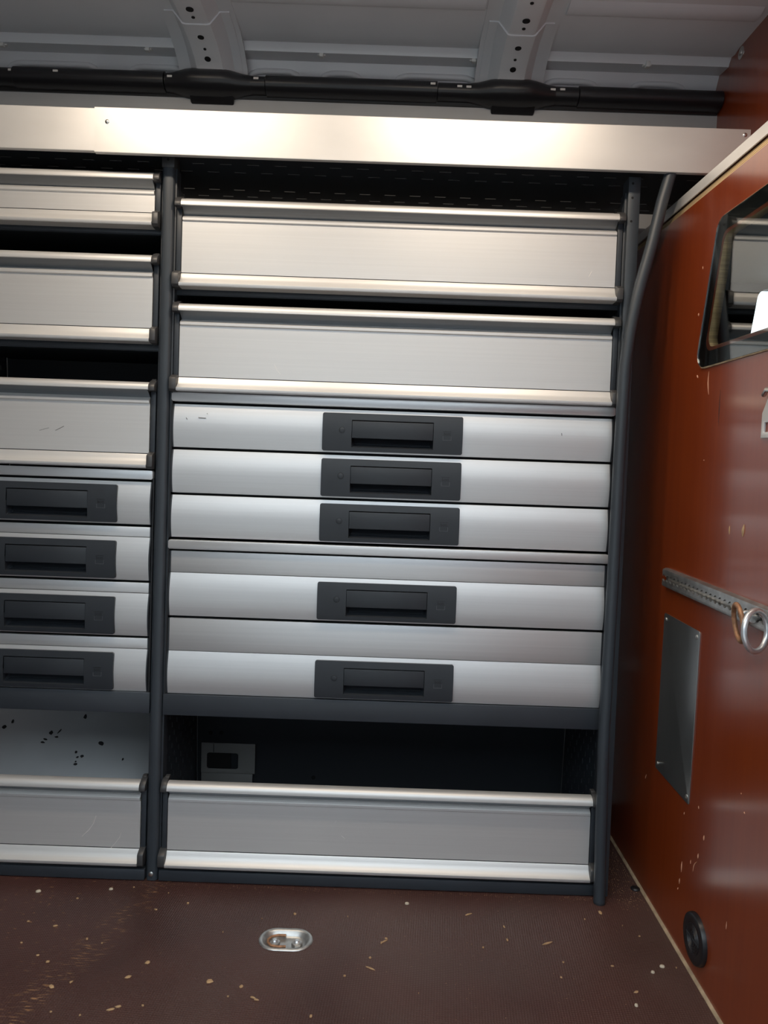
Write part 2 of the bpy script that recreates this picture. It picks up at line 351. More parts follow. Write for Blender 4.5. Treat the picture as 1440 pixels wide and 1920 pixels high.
# ---- roof bows
def bow(xc, side):
    path = [(-1.40, 1.946), (-0.6, 1.946), (0.10, 1.946), (0.17, 1.942), (0.215, 1.930), (0.25, 1.912), (0.268, 1.893), (0.274, 1.886)]
    def sweep(pts, sec):
        rings = []
        for i, (y, z) in enumerate(pts):
            a = Vector(pts[max(i-1, 0)]); b = Vector(pts[min(i+1, len(pts)-1)]); t = (b-a).normalized(); nn = Vector((-t.y, t.x))   # nn points up / back
            rings.append([(xc+dx, y+nn.x*h, z+nn.y*h) for dx, h in sec])
        return MB().loft(rings, True, True)
    sec = [(-0.085, 0.030), (-0.052, 0.029), (-0.030, 0.002), (-0.024, 0.0), (0.024, 0.0), (0.030, 0.002), (0.052, 0.029), (0.085, 0.030), (0.085, 0.036), (-0.085, 0.036)]
    bo = sweep(path, sec).build('roof_bow', ROOF, ceil, smooth=25)
    sec2 = [(-0.074, 0.0270), (-0.054, 0.0265), (-0.032, -0.001), (-0.025, -0.003), (0.025, -0.003), (0.032, -0.001), (0.054, 0.0265), (0.074, 0.0270), (0.074, 0.031), (-0.074, 0.031)]
    if side > 0: sec2 = [(d, h) for d, h in sec2]
    sweep(path[2:], sec2).build('bow_bracket', ROOF, bo, smooth=25)
    for y, z, nx, r in ((-0.02, 1.9455, 0, 0.004), (0.045, 1.9455, 0, 0.0085), (0.075, 1.9455, 0, 0.004), (0.145, 1.9405, -.10, 0.0075), (0.185, 1.935, -.25, 0.0035), (0.214, 1.927, -.33, 0.0075), (0.246, 1.9135, -.7, 0.0035), (0.262, 1.899, -.80, 0.012)):
        ax = Vector((0, math.sin(nx), -math.cos(nx))); ax = Vector((0, -math.sin(-nx)*1.0, -math.cos(nx)))
        MB().lathe((xc, y, z), ax, [(r, -0.004), (r, 0.0012), (r*0.9, 0.0014)], 16).build('hole', HOLE, bo)
bow(xl, 1); bow(xr, -1)

# ---- black cable duct along the roof edge
dz = on_y(720, 162, 0.25).z; DY = 0.27
dk = thing('cable_duct', (-1.3, DY, dz), 'black plastic cable duct running along the roof edge', 'duct')
def dring(x, ry, rz, oy=0.0, oz=0.0):
    return [(x, DY+oy-ry*math.cos(a), dz+oz+rz*math.sin(a)) for a in [math.pi*(-.5+k/10) for k in range(11)]] + [(x, 0.335, dz+oz+rz), (x, 0.335, dz+oz-rz)]
ORG = (-1.3, DY, dz)
def sec_duct(x0, x1, ry, rz): MB().loft([dring(x0, ry, rz), dring(x1, ry, rz)]).build('duct_section', DUCT, dk, ORG, smooth=40)
edges = [-1.3, on_y(30, 150, DY).x, on_y(312, 150, DY).x, on_y(500, 150, DY).x, on_y(820, 165, DY).x, on_y(1083, 170, DY).x, XU-0.002]
sizes = [(0.025, 0.0205), (0.029, 0.0235), (0.025, 0.0205), (0.029, 0.0232), (0.025, 0.0205), (0.029, 0.0230)]
for i in range(6): sec_duct(edges[i]+0.001, edges[i+1]-0.001, *sizes[i])
for px in (393, 960):
    xc = on_y(px, 165, DY).x; X = [-.105, -.085, -.055, -.035, .035, .055, .085, .105]; S = [(.0255, .021), (.0285, .0235), (.040, .0295), (.045, .031), (.045, .031), (.040, .0295), (.0285, .0235), (.0255, .021)]
    MB().loft([dring(xc+a, *s) for a, s in zip(X, S)]).build('duct_cover', DUCT, dk, ORG, smooth=50)
    MB().prism_x([(DY-0.010, dz-0.026), (DY+0.006, dz-0.036), (0.284, dz-0.044), (0.284, dz-0.026)], xc-0.05, xc+0.06).build('mounting_flap', DUCT, dk, ORG, bevel=0.004)
MB().prism_x([(DY+0.004, dz-0.016), (DY+0.010, dz-0.027), (0.335, dz-0.029), (0.335, dz-0.016)], -1.3, XU-0.003).build('lower_flange', BLACK, dk, ORG)
bpy.context.view_layer.update(); DG = bpy.context.evaluated_depsgraph_get()
for px, py in ((20, 131), (104, 133), (318, 143), (480, 147), (497, 148), (812, 157), (862, 162), (879, 163), (1037, 168), (1055, 168)):
    ok, p, nn_, _, hb, _ = scene.ray_cast(DG, CAM, ray(px, py).normalized())
    if ok: MB().box(p.x-0.006, p.x+0.006, p.y-0.002, p.y+0.006, p.z-0.0024, p.z+0.0024).build('label_tab', CLIP, dk, ORG)

# ---- right partition: lower panel with window, bevelled plywood top, alu strip; upper bulkhead
wc = [(-0.108, 1.187), (-0.176, 1.467), (-0.66, 1.467), (-0.66, 1.187)]
hole = subdiv(rounded(inset(wc, 0.036), 0.022), 3)
PZ = 1.541
wr = MB().plate_hole((-1.45, 0.46, 0.0, PZ), hole, lambda a, b, t: (t, a, b), XP, XP+0.018)
WR = struct('wall_right', wr, RED, smooth=0)
MB().prism_y([(XP+0.0004, PZ), (XP+0.0045, PZ+0.0145), (XP+0.018, PZ+0.0145), (XP+0.018, PZ)], -1.45, 0.46).build('plywood_edge', PLY, WR, smooth=0)
for k in range(3):
    t = 0.2+0.3*k
    MB().prism_y([(XP+0.0042*t-0.0002, PZ+0.014*t+0.0004), (XP+0.0042*t+0.0012, PZ+0.014*t+0.0020), (XP+0.0042*t+0.006, PZ+0.014*t)], -1.45, 0.46).build('veneer_layer', SEAL, WR, smooth=0)
hole2 = subdiv(rounded(inset(wc, 0.0362), 0.0218), 3)
MB().loft([[(XP+0.0005, a, b) for a, b in hole2], [(XP+0.0178, a, b) for a, b in hole2]], True, False).build('cut_edge', PLY, WR, solid=0.0006)
for o in (on_x(1310, 690, XP),): pass
def nick(px, py, L, ang, wd=0.0008, m_=NICK, bend=0.0, nm='nick'):
    p = on_x(px, py, XP); pts = []
    for k in range(7):
        s = (k/6-.5)*L; off = bend*(1-(2*k/6-1)**2)
        pts.append((XP-0.0001, p.y+s*math.sin(ang)+off*math.cos(ang), p.z+s*math.cos(ang)-off*math.sin(ang)))
    MB().tube(pts, [wd*max(.25, 1-abs(2*k/6-1)**2) for k in range(7)], 6).build(nm, m_, WR)
for a in [(1329,718,.046,.12,.0011,NICK,.003),(1308,706,.008,.6,.0016),(1368,994,.016,.05,.0017,CHIP),(1394,995,.022,-.12,.0030,CHIP),(1320,863,.003,0,.001),(1318,502,.006,.1,.001),(1310,590,.006,0,.0015),(1283,1525,.006,0,.001),(1320,1571,.010,0,.0016),(1309,1605,.010,0,.0014),(1278,1625,.022,.02,.0013),(1303,1625,.032,-.5,.0010,NICK,.004),(1274,1652,.012,0,.0013),(1271,1666,.006,-.3,.0012),(1295,1616,.009,0,.0009),(1310,1514,.006,.3,.001),(1211,1456,.014,-.4,.0009),(1362,1735,.014,0,.0008),(1396,1524,.004,.8,.0012),(1390,1488,.003,0,.0012)]:
    nick(*a)
nick(1349, 765, .07, .03, .0012, mat('dark_crack', (0.05, 0.008, 0.003), .6), 0, 'crack')
struct('trim_1', MB().prism_y([(XP-0.0015, PZ+0.0165), (XP-0.0015, PZ+0.0385), (XP+0.02, PZ+0.0385), (XP+0.02, PZ+0.0355), (XP+0.0015, PZ+0.0355), (XP+0.0015, PZ+0.0165)], -1.45, 0.40), TRIM)
struct('wall_right_upper', MB().box(XU, XU+0.018, -1.45, 0.37, PZ+0.02, ROOFZ+0.02), RED, smooth=0)
struct('trim_2', MB().box(XP+0.0155, XU+0.018, -1.45, 0.37, PZ+0.016, PZ+0.034), RED, smooth=0)
p = on_x(1390, 99, XU)
sc = thing('ceiling_rivet', (XU, p.y, p.z), 'round domed rivet on the upper bulkhead under the roof', 'rivet')
MB().lathe((XU, p.y, p.z), (-1, 0, 0), [(0.014, 0), (0.014, 0.0012), (0.0125, 0.0018)], 20).build('washer', SCREW, sc, (XU, p.y, p.z))
MB().lathe((XU, p.y, p.z), (-1, 0, 0), [(0.006, 0.0018), (0.006, 0.003), (0.0045, 0.0048), (0.0015, 0.0055)], 16).build('head', SCREW, sc, (XU, p.y, p.z))
# pale seal strip where partition meets the floor
struct('baseboard_right', MB().prism_y([(XP-0.0048, 0.0), (XP-0.0048, 0.0018), (XP-0.001, 0.006), (XP, 0.006), (XP, 0.0)], -1.45, 0.46), SEAL)

# ---- window in the partition: glass with black printed border
W1 = bpy.data.objects.new('window_1', None); COL.objects.link(W1); W1.location = (XP, -0.4, 1.187); tag(W1, kind='structure')
WO = (XP, -0.4, 1.187)
gp = rounded(wc, 0.030); MB().loft([[(XP-0.0052, a, b) for a, b in gp], [(XP-0.0012, a, b) for a, b in gp]]).build('glass_pane', GLASS, W1, WO, smooth=0)
ri = rounded(inset(wc, 0.029), 0.022)
MB().loft([[(XP-0.0008, a, b) for a, b in gp], [(XP-0.0008, a, b) for a, b in ri], [(XP-0.0002, a, b) for a, b in ri], [(XP-0.0002, a, b) for a, b in gp], [(XP-0.0008, a, b) for a, b in gp]], True, False).build('black_border', FRIT, W1, WO, smooth=0)
go = rounded(inset(wc, -0.0022), 0.032)
MB().loft([[(XP-0.0030, a, b) for a, b in gp], [(XP-0.0030, a, b) for a, b in go], [(XP-0.0001, a, b) for a, b in go], [(XP-0.0001, a, b) for a, b in gp], [(XP-0.0030, a, b) for a, b in gp]], True, False).build('sealant_bead', SEAL, W1, WO, smooth=0)

# ---- driver's cab beyond the window
c0 = on_y(1412, 541, 0.45)
wx0, wz1 = c0.x, c0.z
ch = subdiv(rounded([(wx0, wz1-0.16), (wx0+0.02, wz1), (wx0+0.62, wz1), (wx0+0.62, wz1-0.03)], 0.028), 3)
cab = struct('wall_cab', MB().plate_hole((XP+0.03, 1.95, 0.2, 1.5), ch, lambda a, b, t: (a, t, b), 0.45, 0.48), CABM, smooth=0)
MB().box(1.95, 1.97, -1.45, 0.48, 0.2, 1.5).build('dash_wall', CABM, cab)
MB().box(XP+0.03, 1.97, -1.45, 0.48, 1.5, 1.52).build('cab_roof', CABM, cab)
MB().box(XP+0.03, 1.97, -1.45, 0.48, 0.18, 0.2).build('cab_floor', CABM, cab)
MB().box(XP+0.03, 1.97, -1.47, -1.45, 0.2, 1.5).build('cab_side', CABM, cab)

# ================================================================== RACK (leaning frame RK)
UL, URR = -0.503, 0.529      # upright centres
ULL = -1.012
HW = 0.013
def wrear(v): return 0.405 - 0.135*max(0, min(1, v/1.62))
def slotted(mb, a0, a1, rows, fmap):     # rows: (b0,b1,[(h0,h1)...]) stacked from first b0 upward, sheet without thickness
    def q(x0, x1, y0, y1): mb.add([fmap(x0, y0), fmap(x1, y0), fmap(x1, y1), fmap(x0, y1)], [(0, 1, 2, 3)])
    for b0, b1, hs in rows:
        x = a0
        for h0, h1 in hs: q(x, h0, b0, b1); x = h1
        q(x, a1, b0, b1)
    return mb

def upright(uc, vtop, label, v_start=0.01, flat=False):
    t = thing('rack_upright', (uc, 0, 0), label, 'upright', frame=RK); O = (uc, 0, 0)
    pr = [(-HW, 0.030), (-HW, -0.004), (-HW+0.002, -0.009), (-HW+0.006, -0.0115), (HW-0.006, -0.0115), (HW-0.002, -0.009), (HW, -0.004), (HW, 0.030)]
    if flat: pr = [(-HW, 0.030), (-HW, -0.0105), (-HW+0.0012, -0.0115), (HW-0.0012, -0.0115), (HW, -0.0105), (HW, 0.030)]
    MB().prism_z([(uc+a, b) for a, b in pr], 0.001, vtop).build('post', POST, t, O, smooth=40)
    for s in (-1, 1):
        MB().box(uc+s*HW-0.0035, uc+s*HW+0.0035, 0.002, 0.034, 0.001, vtop-0.03).build('flange', LIP, t, O, bevel=0.0008)
    # perforated side sheet
    rows = []; v = v_start; holes_w = [0.07, 0.115, 0.16, 0.205, 0.25, 0.295, 0.34, 0.385]; k = 0
    while v < vtop-0.05:
        rows.append((v, v+0.014, [])); hs = [(hw-0.0022, hw+0.0022) for hw in holes_w[(k % 2):]] if True else []
        if k % 2: hs = [(a-0.0225, b-0.0225) for a, b in hs]
        rows.append((v+0.014, v+0.026, hs)); v += 0.026; k += 1
    f = lambda a, b: (uc, 0.03+(a-0.03)*(wrear(b)-0.03)/(0.405-0.03), b)
    slotted(MB(), 0.03, 0.405, rows, f).build('side_panel', LIP, t, O, smooth=0, solid=0.0016)
    return t, O
t, O = upright(UL, 1.642, 'dark grey rack upright with a capped top, between the two shelf bays')
MB().box(UL-HW-0.001, UL+HW+0.001, -0.013, 0.030, 1.608, 1.6425).build('top_cap', CAPM, t, O, bevel=0.0015)
MB().lathe((UL, -0.013, 1.625), (0, -1, 0), [(0.003, 0), (0.003, 0.0004)], 12).build('cap_hole', HOLE, t, O)
MB().lathe((UL-0.001, -0.0115, 0.016), (0, -1, 0), [(0.0055, 0), (0.0055, 0.0012), (0.004, 0.0022)], 14).build('foot_screw', SCREW, t, O)
t, O = upright(URR, rv(1187, 332, -0.011), 'dark grey rack upright with three bolt holes near its top, beside the conduit', flat=True)
for px, py in ((1187, 344), (1186, 371), (1183.5, 415)):
    a, b = rk(px, py, -0.0115); MB().lathe((a, -0.0113, b), (0, -1, 0), [(0.0027, -0.002), (0.0027, 0.0004)], 12).build('bolt_hole', HOLE, t, O)
upright(ULL, 1.642, 'dark grey rack upright at the far end of the narrow shelf bay', 0.42)

BAYS = {'R': (UL+HW, URR-HW), 'L': (ULL+HW, UL-HW)}
WHERE = {'R': 'wide bay', 'L': 'narrow bay'}

# ---- aluminium flaps
def flap(bay, T, B, label, scratches=()):
    a, b = BAYS[bay]; x0, x1 = a+0.0185, b-0.0185; t = thing('storage_flap', ((a+b)/2, 0, B), label, 'flap', frame=RK); O = ((a+b)/2, 0, B)
    def P(mb, n, m_, **k): return mb.build(n, m_, t, O, **k)
    roll = [(0.010, T-0.004), (0.006, T-0.0008), (0.000, T), (-0.006, T-0.0006), (-0.012, T-0.003), (-0.0165, T-0.0075), (-0.0185, T-0.013), (-0.0185, T-0.0178), (-0.0168, T-0.0186), (0.000, T-0.0186), (0.012, T-0.0186)]
    P(MB().prism_x(roll, x0, x1), 'grip_rail', ALU, smooth=50)
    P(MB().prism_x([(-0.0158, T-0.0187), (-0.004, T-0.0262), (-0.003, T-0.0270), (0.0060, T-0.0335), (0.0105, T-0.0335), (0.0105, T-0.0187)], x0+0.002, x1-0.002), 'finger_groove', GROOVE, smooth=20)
    P(MB().prism_x([(0.0060, T-0.0335), (-0.0030, T-0.0395), (-0.0048, T-0.0415), (-0.0048, T-0.0465), (-0.0015, T-0.0485), (0.0105, T-0.0485), (0.0105, T-0.0335)], x0+0.001, x1-0.001), 'upper_lip', ALU, smooth=20)
    pn = P(MB().box(x0, x1, -0.0012, 0.0105, B+0.0345, T-0.0485), 'panel', ALU, smooth=0)
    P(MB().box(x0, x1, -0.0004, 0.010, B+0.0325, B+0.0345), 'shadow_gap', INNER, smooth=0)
    cove = [(-0.0020, B+0.0325), (-0.0036, B+0.030), (-0.0056, B+0.0245), (-0.0088, B+0.0185), (-0.0135, B+0.0130), (-0.0195, B+0.0090), (-0.0222, B+0.0078), (-0.0225, B+0.0028), (-0.0205, B+0.0005), (-0.012, B), (0.010, B), (0.010, B+0.0325)]
    P(MB().prism_x(cove, x0, x1), 'bottom_rail', ALU, smooth=45)
    for s, (e0, e1) in ((-1, (a+0.0045, x0-0.0006)), (1, (x1+0.0006, b-0.0045))):
        inn = [(0.013, T+0.004), (0.006, T+0.005), (-0.003, T+0.0035), (-0.010, T-0.001), (-0.0165, T-0.0065), (-0.0195, T-0.013), (-0.0195, T-0.0200), (0.002, T-0.0215), (0.013, T-0.0215)]
        P(MB().prism_x(inn, e0, e1), 'end_cap', CAPM, bevel=0.0008, smooth=50)
        mid = (e0+e1)/2
        P(MB().prism_x([(0.020, T-0.004), (0.020, T+0.0075), (0.010, T+0.0085), (0.004, T+0.006), (0.006, T-0.004)], mid-0.003 if s < 0 else e0, e1 if s < 0 else mid+0.003), 'hinge_peg', CAPM, bevel=0.001)
        P(MB().box(e0+0.0012, e1-0.0012, -0.0005, 0.014, B+0.030, T-0.0205), 'side_arm', LIP, bevel=0.001)
        bt = [(0.013, B+0.0375), (-0.004, B+0.0375), (-0.0205, B+0.0300), (-0.0225, B+0.0270), (-0.0225, B+0.0040), (-0.016, B-0.0015), (0.013, B-0.0015)]
        P(MB().prism_x(bt, e0-0.002 if s < 0 else e0, e1 if s < 0 else e1), 'bottom_cap', CAPM, bevel=0.001)
    for pts, wd, m_ in scratches:
        q = [rk(px, py, -0.0012) for px, py in pts]
        P(MB().tube([(u, -0.0012, v) for u, v in q], wd, 6), 'scratch', m_)
    return t
wT, wB = -0.008, -0.0225
DARKS = mat('dark_scratch', (0.12, 0.12, 0.12), .6)
flap('R', rv(344, 371, wT), rv(340, 535.5, wB), 'tall brushed aluminium flap at the very top of the wide bay, under the slotted shelf',
     [(((1104, 519), (1108, 512), (1110, 509)), .0006, SCR)])
flap('R', rv(340, 568, wT), rv(336, 732.5, wB), 'tall brushed aluminium flap just above the five drawers of the wide bay',
     [(((514, 683), (519, 694), (526, 702)), .0005, SCR)])
flap('R', rv(315, 1466, wT), rv(305, 1629, wB), 'wide aluminium flap closing the open bottom compartment beside the conduit',
     [(((640, 1567), (646, 1572)), .0005, SCR), (((628, 1543), (631, 1538)), .0005, SCR)])
flap('L', rv(290, 322.5, wT), rv(290, 422, wB), 'shallow aluminium flap at the top of the narrow bay')
flap('L', rv(285, 477.5, wT), rv(284, 641, wB), 'tall aluminium flap in the middle of the three upper flaps of the narrow bay')
flap('L', rv(283, 716, wT), rv(282, 878.5, wB), 'tall aluminium flap with a dark scratch just above the four narrow drawers',
     [(((104, 807), (112, 803), (120, 799)), .0006, DARKS), (((74, 807), (84, 804), (92, 802)), .0004, DARKS)])
flap('L', rv(265, 1464.5, wT), rv(258, 1626.5, wB), 'aluminium flap with two curved scratches at the bottom of the narrow bay',
     [(((180, 1530), (175, 1544), (167, 1556), (154, 1568)), .0009, SCR), (((227, 1562), (224, 1570), (215, 1582), (204, 1594)), .0008, SCR)])

# ---- shelf trays behind the upper flaps, drawer shelf with deep lip, base trays
def tray(bay, v, label, lip=0.012, wfront=0.016):
    a, b = BAYS[bay]; O = ((a+b)/2, 0, v); t = thing('shelf_tray', O, label, 'shelf', frame=RK); wr_ = wrear(v)-0.012
    MB().box(a+0.004, b-0.004, wfront+0.003, wr_, v-0.0035, v-0.0015).build('deck', INNER, t, O)
    MB().box(a+0.004, b-0.004, wfront, wfront+0.003, v-lip-0.0015, v-0.0005).build('front_lip', LIP, t, O, bevel=0.0008)
    MB().box(a+0.004, b-0.004, wfront+0.003, wfront+0.010, v-lip-0.0030, v-lip-0.0005).build('folded_edge', LIP, t, O)
tray('R', rv(340, 539, 0.012), 'dark sheet shelf tray under the topmost flap of the wide bay')
tray('L', rv(290, 426, 0.012), 'dark sheet shelf tray under the shallow flap of the narrow bay')
tray('L', rv(284, 645, 0.012), 'dark sheet shelf tray under the middle upper flap of the narrow bay')

def deep_shelf(bay, vt, vb, label):
    a, b = BAYS[bay]; O = ((a+b)/2, 0, vb); t = thing('drawer_shelf', O, label, 'shelf', frame=RK)
    MB().box(a+0.002, b-0.002, -0.0075, 0.004, vb, vt).build('front_lip', LIP, t, O, bevel=0.002)
    MB().box(a+0.004, b-0.004, 0.004, 0.385, vt-0.004, vt-0.0015).build('deck', INNER, t, O)
    MB().box(a+0.004, b-0.004, 0.004, 0.020, vb, vb+0.003).build('folded_edge', LIP, t, O)
deep_shelf('R', rv(308, 1301, -.007), rv(306, 1340.5, -.007), 'dark grey shelf front under the wide drawers')
deep_shelf('L', rv(284, 1298.5, -.007), rv(283, 1338.5, -.007), 'dark grey shelf front under the narrow drawers')
def base(bay, label):
    a, b = BAYS[bay]; O = ((a+b)/2, 0, 0); t = thing('base_tray', O, label, 'shelf', frame=RK); vt = rv(297, 1631.5, -.012)
    MB().box(a+0.003, b-0.003, -0.0125, 0.006, 0.001, vt).build('kick_rail', LIP, t, O, bevel=0.002)
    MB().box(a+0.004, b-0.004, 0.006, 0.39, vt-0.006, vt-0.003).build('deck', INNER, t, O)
base('R', 'dark grey kick rail and base tray on the floor under the wide bay')
base('L', 'dark grey kick rail and base tray on the floor under the narrow bay')

# ---- dark back panels of the bays; the two upper sheets stand in for shade
def back(bay, v0, v1, label, holes=()):
    a, b = BAYS[bay]; O = ((a+b)/2, wrear((v0+v1)/2), v0); t = thing('back_panel', O, label, 'panel', frame=RK)
    MB().add([(a-0.012, wrear(v0)+0.004, v0), (b+0.012, wrear(v0)+0.004, v0), (b+0.012, wrear(v1)+0.004, v1), (a-0.012, wrear(v1)+0.004, v1)], [(0, 1, 2, 3)]).build('sheet', INNER, t, O, smooth=0, solid=0.0015)
    for px, py in holes:
        q = on_y(px, py, 0.41); p = RKI @ q; MB().lathe((p.x, wrear(p.z)+0.003, p.z), (0, -1, 0), [(0.006, -0.001), (0.006, 0.0008)], 14).build('hole', HOLE, t, O)
back('R', 0.44, 1.60, 'dark sheet standing in for shade behind the upper shelves of the wide bay')
back('L', 0.44, 1.60, 'dark sheet standing in for shade behind the upper shelves of the narrow bay')
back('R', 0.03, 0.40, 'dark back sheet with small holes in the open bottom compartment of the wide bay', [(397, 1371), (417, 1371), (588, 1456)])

# pale body pressing with a rounded rectangular hole, low behind the wide bay
q0 = on_y(386, 1392, 0.385); q1 = on_y(479, 1396, 0.385); h0 = on_y(388, 1411, 0.383); h1 = on_y(446, 1443, 0.383)
O = ((q0.x+q1.x)/2, 0.39, 0.03); t = thing('body_pressing', O, 'pale painted body pressing with a rectangular hole in the bottom compartment', 'panel')
hp = subdiv(rounded([(h0.x, h1.z), (h1.x, h1.z), (h1.x, h0.z), (h0.x, h0.z)], 0.007), 2)
zc = h1.z-0.012
MB().plate_hole((q0.x-0.012, q1.x, zc, q0.z), hp, lambda a, b, tt: (a, tt, b), 0.383, 0.3875).build('raised_face', SHADED, t, O, bevel=0.0015)
MB().box(q0.x-0.012, q1.x-0.007, 0.3865, 0.3905, 0.028, zc-0.001).build('lower_face', SHADED, t, O, bevel=0.0015)
MB().box(q0.x+0.022, q0.x+0.0235, 0.3822, 0.384, h0.z+0.002, q0.z-0.002).build('seam', SCUFF, t, O)
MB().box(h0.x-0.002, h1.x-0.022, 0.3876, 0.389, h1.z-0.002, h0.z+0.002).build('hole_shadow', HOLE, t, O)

# ---- drawer cabinets
def text_mesh(txt, size):
    c = bpy.data.curves.new('lettering', 'FONT'); c.body = txt; c.size = size; c.align_x = 'CENTER'; c.align_y = 'CENTER'; c.extrude = 0.0
    o = bpy.data.objects.new('lettering', c); COL.objects.link(o); bpy.context.view_layer.update()
    me = bpy.data.meshes.new_from_object(o.evaluated_get(bpy.context.evaluated_depsgraph_get()))
    vs = [tuple(v.co) for v in me.vertices]; fs = [tuple(p.vertices) for p in me.polygons]
    bpy.data.objects.remove(o); bpy.data.curves.remove(c); bpy.data.meshes.remove(me); return vs, fs
PW, PH = 0.157, 0.0425
TXT = text_mesh('bott', 0.0098)
LOGO = mat('embossed_plastic', (0.095, 0.102, 0.112), 0.40)
LOGOD = mat('emboss_shadow', (0.006, 0.007, 0.008), 0.5)
def front_prof(T, B, bulge=0.011):
    h = T-B; pts = [(0.008, T-0.0005), (0.0, T)]
    for k in range(11):
        s = k/10; pts.append((-0.0012 - bulge*math.sin(math.pi*(0.08+0.80*s))**1.0 + 0.0025, T-0.0006-(h-0.0012)*s))
    pts += [(0.0, B), (0.008, B+0.0005)]; return pts
def drawer(cabt, CO, bay, T, B, Ts=None, pc=None):
    a, b = BAYS[bay]; x0, x1 = a+0.0085, b-0.0085; xm = pc if pc is not None else (a+b)/2
    fp = front_prof(T, B); vm = (T+B)/2-0.0025; dm = MB()
    dm.prism_x(fp, x0+0.003, xm-PW+0.02).prism_x(fp, xm+PW-0.02, x1-0.003)
    up_ = [p for p in fp if p[1] > vm+PH-0.012]; lo_ = [p for p in fp if p[1] < vm-PH+0.012]
    hu = [p for p in up_[:-1]]; dm.prism_x(up_+[(0.008, up_[-1][1])], xm-PW+0.02, xm+PW-0.02).prism_x([(0.008, lo_[0][1])]+lo_, xm-PW+0.02, xm+PW-0.02)
    d = dm.build('drawer', ALUD, cabt, CO, smooth=50)
    def S(mb, n, m_, **k): return mb.build(n, m_, d, CO, **k)
    capp = [(p[0]-0.0007 if p[0] < 0 else p[0], p[1]) for p in front_prof(T, B)]
    for e0, e1 in ((x0, x0+0.0028), (x1-0.0028, x1)): S(MB().prism_x(capp, e0, e1), 'end_cap', PLAS, smooth=50)
    if Ts is not None:
        S(MB().box(x0+0.003, x1-0.003, -0.0018, 0.008, T+0.0008, Ts), 'top_strip', ALUD, bevel=0.0008)
        for e0, e1 in ((x0, x0+0.0028), (x1-0.0028, x1)): S(MB().box(e0, e1, -0.0025, 0.008, T+0.0008, Ts), 'end_cap', PLAS)
    vc = (T+B)/2 - 0.0025; F0 = -0.0150; k0 = -0.0128
    # handle plate with a real opening
    gw, gt, gb, ge = 0.0915, 0.0275, -0.0335, -0.0125
    hp_ = [(xm-gw, vc+gb), (xm+gw, vc+gb), (xm+gw, vc+gt), (xm-gw, vc+gt)]
    out = rounded([(xm-PW, vc-PH), (xm+PW, vc-PH), (xm+PW, vc+PH), (xm-PW, vc+PH)], 0.004, 4)
    def wof(v_): return F0 + 0.004*((v_-vc)/PH)**2
    mb = MB()
    xs = [xm-PW, xm-PW+0.0035, xm-gw, xm+gw, xm+PW-0.0035, xm+PW]; vs_ = [vc-PH, vc-PH+0.0035, vc+gb, vc-0.012, vc+0.008, vc+gt, vc+PH-0.0035, vc+PH]
    for i in range(5):
        for j in range(7):
            if i == 2 and 2 <= j <= 4: continue
            p = []
            for (ii, jj) in ((i, j), (i+1, j), (i+1, j+1), (i, j+1)):
                x_, v_ = xs[ii], vs_[jj]
                if ii in (0, 5) and jj in (0, 7): x_ += 0.0012*(1 if ii == 0 else -1); v_ += 0.0012*(1 if jj == 0 else -1)
                p.append((x_, wof(v_), v_))
            mb.add(p, [(0, 1, 2, 3)])
    ring = [(xm-PW+0.0012, vc-PH+0.0012), (xm-PW+0.0035, vc-PH), (xm+PW-0.0035, vc-PH), (xm+PW-0.0012, vc-PH+0.0012), (xm+PW, vc-PH+0.0035), (xm+PW, vc+PH-0.0035), (xm+PW-0.0012, vc+PH-0.0012), (xm+PW-0.0035, vc+PH), (xm-PW+0.0035, vc+PH), (xm-PW+0.0012, vc+PH-0.0012), (xm-PW, vc+PH-0.0035), (xm-PW, vc-PH+0.0035)]
    mb.loft([[(x_, wof(v_), v_) for x_, v_ in ring], [(x_, wof(v_)+0.006, v_) for x_, v_ in ring]], True, False)
    S(mb, 'handle_plate', PLAS, smooth=30)
    # recess behind: sides, sloping sill, deep back
    rc = MB(); D0 = 0.030
    rc.add([(xm-gw, wof(vc+gb), vc+gb), (xm+gw, wof(vc+gb), vc+gb), (xm+gw-0.006, 0.010, vc+gb+0.0075), (xm-gw+0.006, 0.010, vc+gb+0.0075)], [(0, 1, 2, 3)])
    rc.add([(xm-gw, wof(vc+gb), vc+gb), (xm-gw+0.006, 0.010, vc+gb+0.0075), (xm-gw+0.003, D0, vc+ge+0.012), (xm-gw, wof(vc), vc+ge+0.012)], [(0, 1, 2, 3)])
    rc.add([(xm+gw, wof(vc+gb), vc+gb), (xm+gw-0.006, 0.010, vc+gb+0.0075), (xm+gw-0.003, D0, vc+ge+0.012), (xm+gw, wof(vc), vc+ge+0.012)], [(0, 1, 2, 3)])
    rc.add([(xm-gw+0.006, 0.010, vc+gb+0.0075), (xm+gw-0.006, 0.010, vc+gb+0.0075), (xm+gw-0.003, D0, vc+ge+0.012), (xm-gw+0.003, D0, vc+ge+0.012)], [(0, 1, 2, 3)])
    S(rc, 'grip_recess', PLAS, smooth=0)
    S(MB().box(xm-gw+0.0006, xm+gw-0.0009, F0+0.0022, F0+0.0055, vc+ge, vc+gt-0.0022), 'grip_flap', PLAS, bevel=0.0006)
    S(MB().lathe((xm-0.113, wof(vc+0.004)-0.0001, vc+0.004), (0, -1, 0), [(0.0070, 0), (0.0070, 0.0003)], 20), 'button_ring', LOGOD)
    S(MB().lathe((xm-0.113, wof(vc+0.004)-0.0001, vc+0.004), (0, -1, 0), [(0.0060, 0), (0.0060, 0.0004), (0.0056, 0.0006)], 20), 'lock_button', PLAS)
    lx, lv = xm+0.122, vc-0.001; wl_ = wof(lv)-0.0003
    em = MB().box(lx-0.0095, lx+0.0095, wl_, wl_+0.0008, lv-0.0100, lv-0.0093)
